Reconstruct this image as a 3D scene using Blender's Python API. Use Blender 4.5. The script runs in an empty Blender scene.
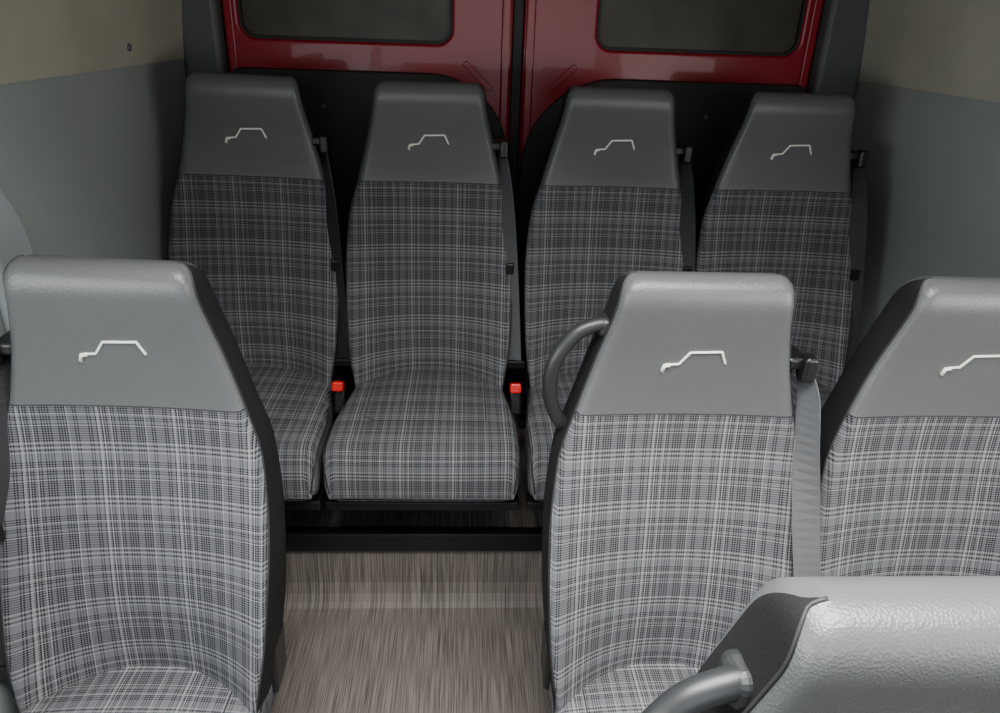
import bpy, bmesh, math, random
from mathutils import Vector, Matrix
random.seed(3)
scene=bpy.context.scene

# ---------------------------------------------------------------- materials
def newmat(name):
    m=bpy.data.materials.new(name); m.use_nodes=True
    nt=m.node_tree; return m,nt,nt.nodes['Principled BSDF']
def N(nt,t,**kw):
    n=nt.nodes.new(t)
    for k,v in kw.items(): setattr(n,k,v)
    return n
def math_node(nt,op,a,b=None,c=None):
    n=N(nt,'ShaderNodeMath',operation=op)
    for i,v in enumerate((a,b,c)):
        if v is None: continue
        if hasattr(v,'links'): nt.links.new(v,n.inputs[i])
        else: n.inputs[i].default_value=v
    return n.outputs[0]
def simple(name,col,rough=.5,metal=0,bump=0,bscale=500,var=0,varscale=4,coat=0,spec=.5):
    m,nt,b=newmat(name)
    b.inputs['Roughness'].default_value=rough; b.inputs['Metallic'].default_value=metal
    b.inputs['Coat Weight'].default_value=coat
    b.inputs['Specular IOR Level'].default_value=spec
    tc=N(nt,'ShaderNodeTexCoord')
    ns=N(nt,'ShaderNodeTexNoise'); ns.inputs['Scale'].default_value=varscale; ns.inputs['Detail'].default_value=4
    nt.links.new(tc.outputs['Object'],ns.inputs['Vector'])
    cr=N(nt,'ShaderNodeValToRGB')
    cr.color_ramp.elements[0].position=.3; cr.color_ramp.elements[1].position=.7
    lo=[max(0,c*(1-var)) for c in col]; hi=[c*(1+var) for c in col]
    cr.color_ramp.elements[0].color=(*lo,1); cr.color_ramp.elements[1].color=(*hi,1)
    nt.links.new(ns.outputs['Fac'],cr.inputs['Fac']); nt.links.new(cr.outputs['Color'],b.inputs['Base Color'])
    if bump:
        v=N(nt,'ShaderNodeTexVoronoi'); v.inputs['Scale'].default_value=bscale
        nt.links.new(tc.outputs['Object'],v.inputs['Vector'])
        bp=N(nt,'ShaderNodeBump'); bp.inputs['Strength'].default_value=bump; bp.inputs['Distance'].default_value=.001
        nt.links.new(v.outputs['Distance'],bp.inputs['Height']); nt.links.new(bp.outputs['Normal'],b.inputs['Normal'])
    return m

def plaid(name,gain=1.0):
    m,nt,b=newmat(name)
    uv=N(nt,'ShaderNodeUVMap'); uv.uv_map='UVMap'
    sep=N(nt,'ShaderNodeSeparateXYZ'); nt.links.new(uv.outputs['UV'],sep.inputs[0])
    def thread(src,off,period,n,pd,pl):
        s=math_node(nt,'ADD',src,off)
        i=math_node(nt,'FLOOR',math_node(nt,'MULTIPLY',s,1/period))
        i=math_node(nt,'FLOORED_MODULO',i,n)
        par=math_node(nt,'FLOORED_MODULO',i,2)
        w=N(nt,'ShaderNodeTexWhiteNoise',noise_dimensions='1D')
        nt.links.new(math_node(nt,'ADD',i,off*1.7+.31),w.inputs['W'])
        val=math_node(nt,'MAXIMUM',w.outputs['Value'],math_node(nt,'MULTIPLY',par,pd+.02))
        r=N(nt,'ShaderNodeValToRGB'); r.color_ramp.interpolation='CONSTANT'
        e=r.color_ramp.elements
        e[0].position=0; e[0].color=(.004,.004,.006,1)
        e[1].position=pd; e[1].color=(.155,.160,.173,1)
        k=e.new(pl); k.color=(.33,.34,.355,1)
        nt.links.new(val,r.inputs['Fac'])
        return r.outputs['Color']
    a=thread(sep.outputs['X'],10.0,.0021,58,.62,.85)
    c=thread(sep.outputs['Y'],20.0,.0021,46,.68,.88)
    mx=N(nt,'ShaderNodeMix',data_type='RGBA'); mx.inputs['Factor'].default_value=.5
    nt.links.new(a,mx.inputs['A']); nt.links.new(c,mx.inputs['B'])
    g=N(nt,'ShaderNodeMix',data_type='RGBA',blend_type='MULTIPLY'); g.inputs['Factor'].default_value=1
    nt.links.new(mx.outputs['Result'],g.inputs['A']); g.inputs['B'].default_value=(gain,gain,gain*1.01,1)
    nt.links.new(g.outputs['Result'],b.inputs['Base Color'])
    b.inputs['Roughness'].default_value=.95
    b.inputs['Specular IOR Level'].default_value=.15
    ns=N(nt,'ShaderNodeTexNoise'); ns.inputs['Scale'].default_value=900
    tc=N(nt,'ShaderNodeTexCoord'); nt.links.new(tc.outputs['Object'],ns.inputs['Vector'])
    bp=N(nt,'ShaderNodeBump'); bp.inputs['Strength'].default_value=.3; bp.inputs['Distance'].default_value=.001
    nt.links.new(ns.outputs['Fac'],bp.inputs['Height']); nt.links.new(bp.outputs['Normal'],b.inputs['Normal'])
    return m

def carpet(name):
    m,nt,b=newmat(name)
    tc=N(nt,'ShaderNodeTexCoord'); mp=N(nt,'ShaderNodeMapping')
    mp.inputs['Scale'].default_value=(400,7,7)
    nt.links.new(tc.outputs['Object'],mp.inputs['Vector'])
    ns=N(nt,'ShaderNodeTexNoise'); ns.inputs['Scale'].default_value=1; ns.inputs['Detail'].default_value=1.5
    nt.links.new(mp.outputs['Vector'],ns.inputs['Vector'])
    cr=N(nt,'ShaderNodeValToRGB'); e=cr.color_ramp.elements
    e[0].position=.30; e[0].color=(.052,.044,.039,1); e[1].position=.70; e[1].color=(.22,.193,.173,1)
    nt.links.new(ns.outputs['Fac'],cr.inputs['Fac']); nt.links.new(cr.outputs['Color'],b.inputs['Base Color'])
    b.inputs['Roughness'].default_value=.6
    bp=N(nt,'ShaderNodeBump'); bp.inputs['Strength'].default_value=.12; bp.inputs['Distance'].default_value=.001
    nt.links.new(ns.outputs['Fac'],bp.inputs['Height']); nt.links.new(bp.outputs['Normal'],b.inputs['Normal'])
    return m

M_PLAID=plaid('plaid_fabric',.86)
M_VINYL=simple('grey_vinyl',(.100,.106,.108),rough=.31,bump=.35,bscale=420,var=.06)
M_SIDE=simple('dark_fabric',(.009,.009,.010),rough=.85,bump=.4,bscale=700,var=.15,spec=.25)
M_SHELL=simple('seat_shell_plastic',(.03,.03,.032),rough=.5)
M_PIPE=simple('dark_seam',(.02,.02,.021),rough=.6)
M_LOGO=simple('white_embroidery',(.85,.85,.78),rough=.6)
M_BLACK=simple('black_plastic',(.008,.008,.009),rough=.35,var=.1)
M_HANDLE=simple('handle_plastic',(.020,.022,.024),rough=.4,var=.1)
M_METAL=simple('black_painted_steel',(.005,.005,.006),rough=.45,var=.1)
M_BELT=simple('belt_webbing',(.09,.095,.102),rough=.6,bump=.3,bscale=900,var=.1)
M_BELTD=simple('belt_webbing_dark',(.022,.023,.025),rough=.5,bump=.3,bscale=900,var=.1)
M_RED=simple('red_release_button',(.75,.01,.012),rough=.35,var=.05)
M_CARPET=carpet('streaked_carpet')
M_WALL=simple('grey_wall_plastic',(.31,.35,.345),rough=.6,bump=.2,bscale=300,var=.05,varscale=3)
M_WALLL=simple('light_wall_moulding',(.36,.41,.43),rough=.4,var=.05)
M_BEIGE=simple('beige_headliner',(.42,.41,.34),rough=.8,bump=.2,bscale=400,var=.10,varscale=5)
M_DPILLAR=simple('dark_grey_pillar',(.085,.092,.096),rough=.5,var=.1)
M_DOORRED=simple('red_door_paint',(.27,.003,.016),rough=.28,coat=.15,var=.05,spec=.35)
M_TRIM=simple('charcoal_door_trim',(.013,.013,.014),rough=.6,var=.2,varscale=8)
M_GLASS=simple('tinted_glass',(.06,.053,.040),rough=.35,var=.4,varscale=6,spec=.25)
M_RUBBER=simple('rubber_seal',(.008,.008,.008),rough=.6)

# ---------------------------------------------------------------- helpers
def link(o,parent=None):
    scene.collection.objects.link(o)
    if parent: o.parent=parent
    return o
def smooth(me,on=True):
    for p in me.polygons: p.use_smooth=on
def hermite(pts):
    xs=[p[0] for p in pts]; ys=[p[1] for p in pts]; n=len(xs)
    d=[(ys[i+1]-ys[i])/(xs[i+1]-xs[i]) for i in range(n-1)]
    m=[d[0]]+[0 if d[i-1]*d[i]<=0 else 2*d[i-1]*d[i]/(d[i-1]+d[i]) for i in range(1,n-1)]+[d[-1]]
    def f(x):
        if x<=xs[0]: return ys[0]+m[0]*(x-xs[0])
        if x>=xs[-1]: return ys[-1]
        i=0
        while x>xs[i+1]: i+=1
        h=xs[i+1]-xs[i]; t=(x-xs[i])/h
        return ((2*t**3-3*t*t+1)*ys[i]+(t**3-2*t*t+t)*h*m[i]+(-2*t**3+3*t*t)*ys[i+1]+(t**3-t*t)*h*m[i+1])
    return f
def tube_data(path,rad,seg=10,closed=False):
    vs=[];fs=[];n=len(path)
    prev=None
    for i,p in enumerate(path):
        a=path[max(0,i-1)]; b=path[min(n-1,i+1)]
        if closed: a=path[(i-1)%n]; b=path[(i+1)%n]
        t=(b-a).normalized()
        if prev is None:
            up=Vector((0,0,1)) if abs(t.z)<.9 else Vector((0,1,0))
            s=t.cross(up).normalized()
        else: s=(prev-t*prev.dot(t)).normalized()
        prev=s; q=t.cross(s)
        r=rad if not callable(rad) else rad(i/(n-1))
        for k in range(seg):
            an=2*math.pi*k/seg
            vs.append(p+s*(math.cos(an)*r)+q*(math.sin(an)*r))
    rng=n if closed else n-1
    for i in range(rng):
        for k in range(seg):
            a=i*seg+k; b=i*seg+(k+1)%seg; j=(i+1)%n
            fs.append((a,b,j*seg+(k+1)%seg,j*seg+k))
    if not closed:
        fs.append(tuple(range(seg-1,-1,-1))); fs.append(tuple((n-1)*seg+k for k in range(seg)))
    return vs,fs
def catmull(pts,sub=8):
    P=[Vector(p) for p in pts]; out=[]
    for i in range(len(P)-1):
        p0=P[max(0,i-1)];p1=P[i];p2=P[i+1];p3=P[min(len(P)-1,i+2)]
        for k in range(sub):
            t=k/sub
            out.append(.5*((2*p1)+(p2-p0)*t+(2*p0-5*p1+4*p2-p3)*t*t+(3*p1-p0-3*p2+p3)*t**3))
    out.append(P[-1]); return out
def mesh(name,vs,fs,mats,smo=True):
    me=bpy.data.meshes.new(name); me.from_pydata([tuple(v) for v in vs],[],fs); me.update()
    for m in mats: me.materials.append(m)
    smooth(me,smo); return me
def tube_mesh(name,pts,rad,mat,sub=8,seg=10):
    vs,fs=tube_data(catmull(pts,sub),rad,seg); return mesh(name,vs,fs,[mat])
def box_mesh(name,boxes,mat,bev=.004,segs=2):
    bm=bmesh.new()
    for b in boxes:
        r=bmesh.ops.create_cube(bm,size=1)
        R=Matrix.Identity(4)
        if len(b)>6:
            R=Matrix.Rotation(b[8],4,'Z')@Matrix.Rotation(b[7],4,'Y')@Matrix.Rotation(b[6],4,'X')
        M=Matrix.Translation(b[:3])@R@Matrix.Diagonal((b[3],b[4],b[5],1))
        bmesh.ops.transform(bm,matrix=M,verts=r['verts'])
    if bev: bmesh.ops.bevel(bm,geom=list(bm.edges),offset=bev,segments=segs,affect='EDGES',profile=.5)
    me=bpy.data.meshes.new(name); bm.to_mesh(me); bm.free(); me.materials.append(mat)
    smooth(me,False); return me
def ribbon_mesh(name,pts,wid,mat,th=.0015,sub=8):
    n=len(pts)
    P=catmull([p[:3] for p in pts],sub); W=catmull([(p[3],p[4],0) for p in pts],sub)
    vs=[];fs=[]
    for i,p in enumerate(P):
        w=W[i].normalized()*wid/2
        t=(P[min(len(P)-1,i+1)]-P[max(0,i-1)]).normalized(); nrm=t.cross(w.normalized())*th
        vs+=[p-w-nrm,p+w-nrm,p+w+nrm,p-w+nrm]
    for i in range(len(P)-1):
        for k in range(4):
            fs.append((i*4+k,i*4+(k+1)%4,(i+1)*4+(k+1)%4,(i+1)*4+k))
    fs.append((3,2,1,0)); L=(len(P)-1)*4; fs.append((L,L+1,L+2,L+3))
    return mesh(name,vs,fs,[mat],False)

# ---------------------------------------------------------------- padded loft (seat back / cushion)
NF,SD,NB=24,4,12
def loft(name,levels,mapf,mats,matf):
    vs=[];fs=[];mi=[];uu=[];vv=[]
    arc=0;prev=None
    for L in levels:
        f,b,w,c,r=L['f'],L['b'],L['w'],L['c'],L['r']
        if prev: arc+=math.hypot(L['v']-prev['v'],L['f']-prev['f'])
        prev=L
        ring=[]
        def edge(au,r,w):
            k=r/w
            q=max(0,(au-(1-k))/k); return r*(1-math.sqrt(max(0,1-q*q)))
        for j in range(NF+1):
            u=-1+2*j/NF; s=1 if u>=0 else -1; au=1-(1-abs(u))**1.35
            ring.append((s*au*w,f-c*au**2.2+edge(au,r,w),s*au*w))
        d1=f-c+r; d2=b-r
        d2=max(d2,d1+1e-4)
        for k in range(1,SD+1):
            t=k/(SD+1); d=d1+(d2-d1)*t; ring.append((w+.004*math.sin(math.pi*t),d,w+(d-d1)))
        ub=w+(d2-d1)
        for j in range(NB+1):
            u=1-2*j/NB; s=1 if u>=0 else -1; au=1-(1-abs(u))**1.35
            ring.append((s*au*w,b-edge(au,r,w),ub+w-s*au*w))
        for k in range(1,SD+1):
            t=1-k/(SD+1); d=d1+(d2-d1)*t; ring.append((-w-.004*math.sin(math.pi*t),d,-w-(d-d1)))
        for x,d,uc in ring:
            vs.append(mapf(x,d,L['v'])); uu.append(uc); vv.append(arc)
    n=NF+1+SD+NB+1+SD
    for i in range(len(levels)-1):
        for j in range(n):
            k=(j+1)%n
            fs.append((i*n+j,i*n+k,(i+1)*n+k,(i+1)*n+j))
            reg='front' if j<NF else ('side' if j<NF+SD+1 else ('back' if j<NF+SD+1+NB else 'side'))
            mi.append(matf(reg,(levels[i]['v']+levels[i+1]['v'])/2))
    fs.append(tuple(range(n-1,-1,-1))); mi.append(mi[0])
    fs.append(tuple((len(levels)-1)*n+j for j in range(n))); mi.append(mi[-n])
    me=mesh(name,vs,fs,mats)
    for p,m in zip(me.polygons,mi): p.material_index=m
    ul=me.uv_layers.new(name='UVMap')
    for p in me.polygons:
        for li in p.loop_indices:
            v=me.loops[li].vertex_index; u=uu[v]
            ul.data[li].uv=(u,vv[v])
    bm=bmesh.new(); bm.from_mesh(me); bmesh.ops.recalc_face_normals(bm,faces=bm.faces); bm.to_mesh(me); bm.free()
    return me,vs,n

HS=.355     # cushion height above local floor
BND=.51     # fabric / vinyl seam
TOP=.758
K=1.03
Ff=hermite([(-.1,.0),(0,.0),(.12,.004),(.3,.030),(.45,.058),(.51,.062),(.60,.054),(.68,.038),(.758,.018)])
Fb=hermite([(-.1,.115),(0,.125),(.3,.140),(.45,.150),(.51,.150),(.6,.147),(.68,.134),(.758,.111)])
Fw=hermite([(-.1,.185*K),(0,.198*K),(.12,.211*K),(.28,.216*K),(.42,.206*K),(.51,.182*K),(.6,.159*K),(.70,.136*K),(.76,.128*K)])
Fc=hermite([(-.1,.110),(0,.100),(.15,.062),(.3,.032),(.51,.010),(.6,.002),(.76,-.003)])
CAP=.055
def back_level(z):
    f,b,w,c=Ff(z),Fb(z),Fw(z),Fc(z); r=.016
    t=max(0,(z-(TOP-CAP))/CAP); t=min(t,1)
    if t>0:
        k=max(1e-3,1-t**2.1)**(1/2.1)
        mid=(f+b)/2; hf=(b-f)/2
        f=mid-hf*k; b=mid+hf*k; c*=k
        w-=.022*(1-math.sqrt(max(0,1-t**5)))
        r=min(r,.4*(b-f))
    return dict(v=z,f=f,b=b,w=w,c=c,r=max(r,1e-4))
zs=[-.1+(BND+.1)*i/22 for i in range(23)]
zs+=[BND+(TOP-CAP-BND)*i/12 for i in range(1,13)]
zs+=[TOP-CAP+CAP*math.sin(math.pi/2*i/14) for i in range(1,15)]
zs[-1]=TOP-.00002
LV=[back_level(z) for z in zs]
def bmat(reg,v):
    if reg=='front': return 0 if v<BND else 1
    if reg=='side': return 2
    return 3 if v<BND else 1
ME_BACK,BV,BN=loft('seat_back',LV,lambda x,d,v:Vector((x,d,HS+v)),[M_PLAID,M_VINYL,M_SIDE,M_SHELL],bmat)
def surf(x,z,off=.001):
    L=back_level(z); au=min(1,abs(x)/L['w'])
    return Vector((x,L['f']-L['c']*au**2.2-off,HS+z))
def join_meshes(name,datas,mats):
    vs=[];fs=[]
    for v,f in datas:
        o=len(vs); vs+=v; fs+=[tuple(i+o for i in q) for q in f]
    return mesh(name,vs,fs,mats)
e1=[BV[i*BN+NF]+Vector((.0005,0,0)) for i in range(4,len(LV))]
e0=[BV[i*BN]-Vector((.0005,0,0)) for i in range(4,len(LV))]
seam=[BV[22*BN+j]-Vector((0,.0002,0)) for j in range(NF+1)]
ME_PIPE=join_meshes('seam_piping',[tube_data(e1,.0018,6),tube_data(e0,.0018,6),tube_data(seam,.0012,6)],[M_PIPE])
# embroidered line emblem
lz=.612
lp=[(-.053,-.020),(-.051,-.006),(-.028,-.004),(-.013,.018),(.038,.020),(.048,-.003)]
pp=[]
for i in range(len(lp)-1):
    for k in range(6):
        t=k/6; pp.append(surf(lp[i][0]*(1-t)+lp[i+1][0]*t,lz+lp[i][1]*(1-t)+lp[i+1][1]*t,.0008))
pp.append(surf(lp[-1][0],lz+lp[-1][1],.0008))
thick=[surf(-.054,lz-.018,.0008),surf(-.051,lz-.008,.0008),surf(-.042,lz-.006,.0008)]
ME_LOGO=join_meshes('embroidered_emblem',[tube_data(pp,.0021,8),tube_data(thick,.0034,8)],[M_LOGO])

# cushion
CL=.455
def cush_level(v):
    q=max(0,min(1,v/CL))
    top=.008*math.sin(q*math.pi); th=.145
    f=-(HS+top); b=f+th; w=(.190+.030*min(1,max(0,v/.3)))*K; c=-.022*(1-q)+.006*q; r=.022
    cap=.055; t=min(1,max(0,(v-(CL-cap))/cap))
    if t>0:
        k=max(1e-3,1-t**2.4)**(1/2.4); mid=f+(b-f)*.86
        f=mid-(mid-f)*k; b=mid+(b-mid)*k; c*=k; w-=.016*(1-math.sqrt(max(0,1-t**3))); r=min(r,.4*(b-f))
    return dict(v=v,f=f,b=b,w=w,c=c,r=max(r,1e-4))
vsn=[-.05+(CL-.055+.05)*i/16 for i in range(17)]+[CL-.055+.055*math.sin(math.pi/2*i/18) for i in range(1,19)]
vsn[-1]=CL-.00002
ME_CUSH,CV,CN=loft('seat_cushion',[cush_level(v) for v in vsn],lambda x,d,v:Vector((x,-v,-d)),[M_PLAID,M_SIDE],
                   lambda reg,v:1 if reg=='back' else 0)
cl=[cush_level(v) for v in vsn]
c1=[CV[i*CN+NF]+Vector((.0,0,.002)) for i in range(2,len(cl)-2)]
c0=[CV[i*CN]+Vector((0,0,.002)) for i in range(2,len(cl)-2)]
def csurf(x,v):
    L=cush_level(v); au=min(1,abs(x)/L['w'])
    return Vector((x,-v,-(L['f']-L['c']*au**2.2)+.0002))
st=[csurf(-.15,.03+.02*i) for i in range(14)]+[csurf(-.15+.03*i,.31) for i in range(1,10)]+[csurf(.15,.31-.02*(i)) for i in range(0,15)]
ME_CPIPE=join_meshes('cushion_piping',[tube_data(c1,.0018,6),tube_data(c0,.0018,6),tube_data(st,.0012,6)],[M_PIPE])
# frame
zb=HS-.145
def frame(base,yl,bar=.032):
    h=zb-.03-base; c=base+h/2
    return box_mesh('seat_frame',[(0,-.41,zb-bar/2,.46,.05,bar),(0,-.02,zb-.018,.45,.035,.03),
    (-.17,-.2,zb-.018,.03,.40,.025),(.17,-.2,zb-.018,.03,.40,.025),
    (-.15,yl,c,.035,.035,h),(.15,yl,c,.035,.035,h),
    (-.15,-.02,c,.035,.035,h),(.15,-.02,c,.035,.035,h)],M_METAL,.004)
PLAT,STEP=.222,.193
ZF=-.009
ME_FRAME=frame(-ZF+.0005,-.33); ME_FRAMER=frame(PLAT-STEP+.0005,-.10,.024)
ME_RECL=box_mesh('recliner_bracket',[(-.200,.06,HS-.04,.02,.08,.12),(.200,.06,HS-.04,.02,.08,.12)],M_BLACK,.008,3)
# grab handle
ME_HANDLE=tube_mesh('grab_handle',[(-.130,.08,HS+.665),(-.160,.075,HS+.666),(-.196,.07,HS+.652),(-.226,.065,HS+.61),(-.234,.068,HS+.56),(-.224,.08,HS+.51),(-.205,.09,HS+.475),(-.18,.11,HS+.465)],.0125,M_HANDLE,8,14)
ME_HCAP=box_mesh('handle_mount',[(-.147,.082,HS+.662,.03,.04,.035),(-.185,.115,HS+.465,.03,.04,.035)],M_HANDLE,.012,4)

def belt_parts(par,side,grey,xend,zend,red=True,yend=-.02,wide=False):
    s=side; m=M_BELT if grey else M_BELTD
    if wide:
        pts=[(s*.165,.13,HS+.585,.2*s,1),(s*.187,.10,HS+.60,.25*s,-1),(s*.200,.06,HS+.56,.45*s,-1),(s*.208,.03,HS+.45,.6*s,-.7),(s*.218,-.01,HS+.32,1*s,-.3),
         (s*xend,yend,HS+zend,1*s,-.05)]
    else:
        pts=[(s*.160,.13,HS+.59,.2*s,1),(s*.182,.10,HS+.605,.25*s,-1),(s*.192,.06,HS+.56,.5*s,-1),(s*.205,.03,HS+.45,.7*s,-.8),(s*.216,.00,HS+.30,.8*s,-.6),
         (s*xend,yend,HS+zend,1*s,-.4)]
    link(bpy.data.objects.new('belt_webbing',ribbon_mesh('belt_webbing',pts,.046,m)),par)
    g=box_mesh('belt_guide',[(s*.174,.09,HS+.605,.035,.06,.022),(s*.190,.06,HS+.60,.022,.03,.045),(s*.180,.11,HS+.575,.014,.03,.05)],M_BLACK,.006,3)
    link(bpy.data.objects.new('belt_guide',g),par)
    bx=[(s*xend,yend-.003,HS+zend+.01,.062,.014,.024)]
    if not wide: bx.append((s*.214,-.005,HS+.30,.022,.012,.03))
    link(bpy.data.objects.new('belt_tongue',box_mesh('belt_tongue',bx,M_BLACK,.004,2)),par)
    if red:
        b=box_mesh('buckle_body',[(s*.234,-.13,HS-.03,.03,.04,.08,-.35,0,0)],M_BLACK,.006,3)
        link(bpy.data.objects.new('buckle_body',b),par)
        b=box_mesh('buckle_button',[(s*.232,-.145,HS+.014,.030,.034,.026,-.35,0,0)],M_RED,.005,2)
        link(bpy.data.objects.new('buckle_button',b),par)

def seat(x,y,z,handle=False,belt=0,grey=False,xend=.232,zend=.03,red=True,yend=-.05,rear=False,wide=False,lean=0):
    e=bpy.data.objects.new('passenger_seat',None); e.empty_display_size=.1
    e.location=(x,y,z); e.rotation_euler=(0,lean,0); link(e)
    for me in (ME_BACK,ME_CUSH,ME_PIPE,ME_CPIPE,ME_LOGO,ME_FRAMER if rear else ME_FRAME,ME_RECL): link(bpy.data.objects.new(me.name,me),e)
    if handle:
        link(bpy.data.objects.new('grab_handle',ME_HANDLE),e); link(bpy.data.objects.new('handle_mount',ME_HCAP),e)
    if belt: belt_parts(e,belt,grey,xend,zend,red,yend,wide)
    return e
seat(-.569,1.85,STEP+.004,belt=1,rear=True,lean=.018)
seat(-.094,1.85,STEP,belt=1,grey=True,rear=True)
seat(.385,1.85,STEP,belt=1,rear=True)
seat(.852,1.85,STEP,belt=1,rear=True,red=False)
seat(-.568,.99,ZF+.005,belt=-1,red=False,lean=.026)
seat(.376,.99,ZF,handle=True,belt=1,grey=True,xend=.230,zend=.215,yend=-.04,red=False,wide=True)
seat(.846,.99,ZF,belt=1,red=False)
seat(.358,.298,ZF,handle=True,belt=1,red=False)

# ---------------------------------------------------------------- shell
XL,XR,YF,YB,ZC=-.81,1.17,-2.0,2.36,2.0
def obj(name,me): return link(bpy.data.objects.new(name,me))
obj('floor',box_mesh('floor',[((XL+XR)/2,(YF+YB)/2,-.03,XR-XL,YB-YF,.06)],M_CARPET,0))
prof=[(1.44,0.0005),(1.485,.004),(1.50,.012),(1.512,.03),(1.522,.06),(1.53,.19),(1.54,PLAT),(2.34,PLAT),(2.34,0.0005)]
vs=[];fs=[];n=len(prof)
for x in (XL+.005,XR-.005):
    for y,z in prof: vs.append((x,y,z))
for i in range(n):
    j=(i+1)%n; fs.append((i,j,n+j,n+i))
fs.append(tuple(range(n))); fs.append(tuple(range(2*n-1,n-1,-1)))
obj('rear_platform',mesh('rear_platform',vs,fs,[M_CARPET],False))
obj('step_edge_trim',box_mesh('step_edge_trim',[((XL+XR)/2,1.523,.197,XR-XL-.02,.014,.052),((XL+XR)/2,1.532,.224,XR-XL-.02,.03,.006)],M_METAL,.002))
def wall(name,s,x):
    t=.05; cx=x+s*t/2
    b=[(cx,(.95+YB)/2,.66,t,YB-.95,1.32),(cx,(YF+.95)/2,.42,t,.95-YF,.84),(cx,YF+.15,1.08,t,.3,.48),(cx,-.3,1.08,t,.12,.48)]
    return obj(name,box_mesh(name,b,M_WALL,0))
wall('wall_left',-1,XL); wall('wall_right',1,XR)
def upper(name,s,x):
    vs=[(x-s*.004,YF,1.32),(x-s*.004,YB,1.32),(x+s*.05,YB,1.32),(x+s*.05,YF,1.32),
        (x-s*.08,YF,ZC),(x-s*.08,YB,ZC),(x+s*.05,YB,ZC),(x+s*.05,YF,ZC)]
    fs=[(0,1,2,3),(4,5,6,7),(0,1,5,4),(1,2,6,5),(2,3,7,6),(3,0,4,7)]
    return obj(name,mesh(name,vs,fs,[M_BEIGE],False))
upper('trim_1',-1,XL); upper('trim_2',1,XR)
obj('ceiling',box_mesh('ceiling',[((XL+XR)/2,(YF+YB)/2,ZC+.03,XR-XL+.1,YB-YF,.06)],M_BEIGE,0))
bm=bmesh.new(); bmesh.ops.create_uvsphere(bm,u_segments=16,v_segments=10,radius=.009,matrix=Matrix.Translation((XL+.010,1.89,1.362))@Matrix.Diagonal((.5,1,1,1)))
me=bpy.data.meshes.new('panel_fastener'); bm.to_mesh(me); bm.free(); me.materials.append(M_DPILLAR); smooth(me); obj('panel_fastener',me)
def rrect(cx,cy,w,h,r,seg=8):
    out=[]
    if not isinstance(r,(tuple,list)): r=(r,)*4   # tr,tl,bl,br
    for (sx,sy,a0),rr in zip(((1,1,0),(-1,1,90),(-1,-1,180),(1,-1,270)),r):
        for k in range(seg+1):
            a=math.radians(a0+90*k/seg)
            out.append((cx+sx*(w/2-rr)+rr*math.cos(a),cy+sy*(h/2-rr)+rr*math.sin(a)))
    return out
def panel(name,outline,mapf,t,mat,bev=.006,hole=None):
    bm=bmesh.new()
    def ring(o,d): return [bm.verts.new(mapf(p[0],p[1],d)) for p in o]
    if hole is None:
        a=ring(outline,0); b=ring(outline,t); n=len(a)
        bm.faces.new(a); bm.faces.new(b[::-1])
        for i in range(n): bm.faces.new((a[i],a[(i+1)%n],b[(i+1)%n],b[i]))
    else:
        a=ring(outline,0); b=ring(outline,t); c=ring(hole,0); d=ring(hole,t); n=len(a)
        for i in range(n):
            j=(i+1)%n
            bm.faces.new((a[i],a[j],c[j],c[i])); bm.faces.new((b[i],d[i],d[j],b[j]))
            bm.faces.new((a[i],b[i],b[j],a[j])); bm.faces.new((c[i],c[j],d[j],d[i]))
    bmesh.ops.recalc_face_normals(bm,faces=bm.faces)
    if bev:
        es=[e for e in bm.edges if len(e.link_faces)==2 and e.calc_face_angle(0)>1.2]
        bmesh.ops.bevel(bm,geom=es,offset=bev,segments=3,affect='EDGES',profile=.5)
    me=bpy.data.meshes.new(name); bm.to_mesh(me); bm.free(); me.materials.append(mat)
    smooth(me,False); return me
obj('trim_3',panel('trim_3',rrect(.53,.98,1.58,.56,(.24,.1,.1,.14),12),lambda a,b,d:(XL+.022-d,a,b),.021,M_WALLL,.012,rrect(.50,1.02,1.40,.38,(.14,.08,.08,.08),12)))
for nm,x0,x1 in (('trim_4',XL+.001,-.70),('trim_5',1.035,XR-.001)):
    obj(nm,box_mesh(nm,[((x0+x1)/2,2.29,1.1,x1-x0,.08,1.79)],M_DPILLAR,.015,3))
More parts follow.
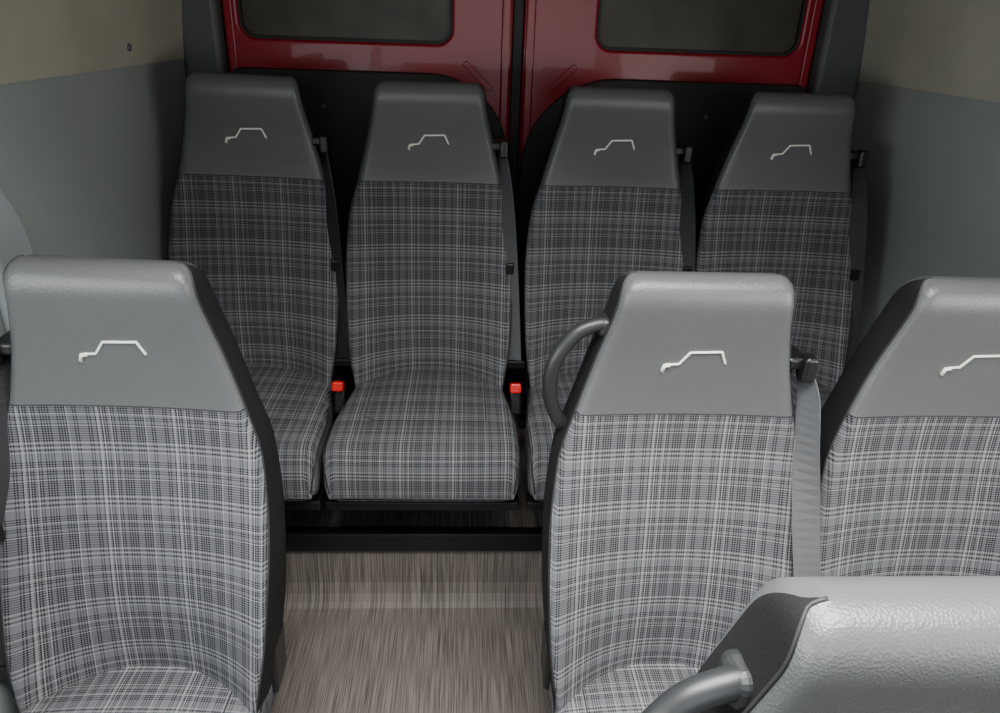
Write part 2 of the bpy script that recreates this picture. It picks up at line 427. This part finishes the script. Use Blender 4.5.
def door(name,x0,x1,w0,w1,inner):
    e=bpy.data.objects.new(name,None); link(e)
    cz=(.23+1.97)/2; yf=2.30
    wz0,wz1=1.378,1.86
    wcx=(w0+w1)/2; ww=w1-w0; wcz=(wz0+wz1)/2; wh=wz1-wz0
    out=rrect((x0+x1)/2,cz,x1-x0,1.97-.23,.02); hole=rrect(wcx,wcz,ww,wh,.045)
    mp=lambda a,b,d:(a,yf+d,b)
    link(bpy.data.objects.new('door_panel',panel('door_panel',out,mp,.04,M_DOORRED,.008,hole)),e)
    link(bpy.data.objects.new('window_seal',panel('window_seal',rrect(wcx,wcz,ww,wh,.045),lambda a,b,d:(a,yf+.008+d,b),.012,M_RUBBER,0,rrect(wcx,wcz,ww-.016,wh-.016,.038))),e)
    link(bpy.data.objects.new('window_glass',panel('window_glass',rrect(wcx,wcz,ww-.01,wh-.01,.04),lambda a,b,d:(a,yf+.022+d,b),.005,M_GLASS,0)),e)
    link(bpy.data.objects.new('frame_rib',panel('frame_rib',rrect((x0+x1)/2,cz,x1-x0-.012,1.97-.24,.03),lambda a,b,d:(a,yf-.012+d,b),.014,M_DOORRED,.005,rrect((x0+x1)/2,cz,x1-x0-.065,1.97-.30,.03))),e)
    t0,t1=(x0+.01,x1-.004) if inner>0 else (x0+.004,x1-.01)
    R=(.24,.03,.02,.02) if inner>0 else (.03,.28,.02,.02)
    link(bpy.data.objects.new('door_trim',panel('door_trim',rrect((t0+t1)/2,(.25+1.30)/2,t1-t0,1.30-.25,R,12),lambda a,b,d:(a,yf-.024+d,b),.03,M_TRIM,.006)),e)
    sx=t1-.05 if inner>0 else t0+.06
    link(bpy.data.objects.new('trim_studs',box_mesh('trim_studs',[(sx-.3*inner,yf-.028,1.20,.014,.006,.014),(sx-.5*inner,yf-.028,1.20,.014,.006,.014)],M_DPILLAR,.003)),e)
    tri=rrect(0,0,.11,.018,.008,4)
    px=(x1-.10) if inner>0 else (x0+.12); a0=-.75*inner
    link(bpy.data.objects.new('corner_pressing',panel('corner_pressing',tri,lambda a,b,d:(px+a*math.cos(a0)-b*math.sin(a0),yf-.005+d,1.295+a*math.sin(a0)+b*math.cos(a0)),.006,M_DOORRED,.002)),e)
    return e
door('door_1',-.698,.130,-.655,-.046,1)
door('door_2',.162,1.033,.377,.985,-1)
obj('door_seal',box_mesh('door_seal',[(.146,2.32,1.09,.03,.02,1.7)],M_RUBBER,.003))
obj('wall_back',box_mesh('wall_back',[((XL+XR)/2,2.375,1.0,XR-XL,.03,2.0)],M_RUBBER,0))

# ---------------------------------------------------------------- lights
def area(name,loc,rot,sx,sy,pw,col=(1,1,1),spread=180):
    l=bpy.data.lights.new(name,'AREA'); l.shape='RECTANGLE'; l.size=sx; l.size_y=sy; l.energy=pw; l.color=col; l.spread=math.radians(spread)
    o=bpy.data.objects.new(name,l); o.location=loc; o.rotation_euler=rot; link(o); return o
def aim(o,t):
    o.rotation_euler=(Vector(t)-o.location).to_track_quat('-Z','Y').to_euler()
o=area('windscreen_daylight',(.18,-1.9,1.45),(0,0,0),1.8,.8,12,(.96,.98,1)); aim(o,(.18,1.2,.6))
o=area('side_window_daylight',(XL+.01,.2,1.1),(0,0,0),1.1,.42,9,(.95,.98,1),150); aim(o,(.5,.6,.7))
o=area('side_window_daylight',(XR-.01,.2,1.1),(0,0,0),1.1,.42,9,(1,.96,.90),150); aim(o,(-.2,.6,.7))
o=area('overhead_fill_light',(.18,.35,1.96),(0,0,0),1.1,.6,33,(1,.98,.95),112); aim(o,(.18,.5,0))  # added overhead fill to brighten the front rows, not a cabin lamp
w=bpy.data.worlds.new('world'); scene.world=w; w.use_nodes=True
w.node_tree.nodes['Background'].inputs[0].default_value=(.85,.91,1,1); w.node_tree.nodes['Background'].inputs[1].default_value=.5

# ---------------------------------------------------------------- camera
cam=bpy.data.cameras.new('camera'); co=bpy.data.objects.new('camera',cam); link(co)
cam.sensor_width=36; cam.lens=26.0; cam.clip_start=.02
p=math.radians(25); ps=.055; ro=.036
d=Vector((math.sin(ps)*math.cos(p),math.cos(ps)*math.cos(p),-math.sin(p)))
r0=Vector((math.cos(ps),-math.sin(ps),0)); u0=r0.cross(d)
r=r0*math.cos(ro)+u0*math.sin(ro); u=-r0*math.sin(ro)+u0*math.cos(ro)
M=Matrix((r,u,-d)).transposed().to_4x4(); M.translation=(0,0,1.45)
co.matrix_world=M; scene.camera=co
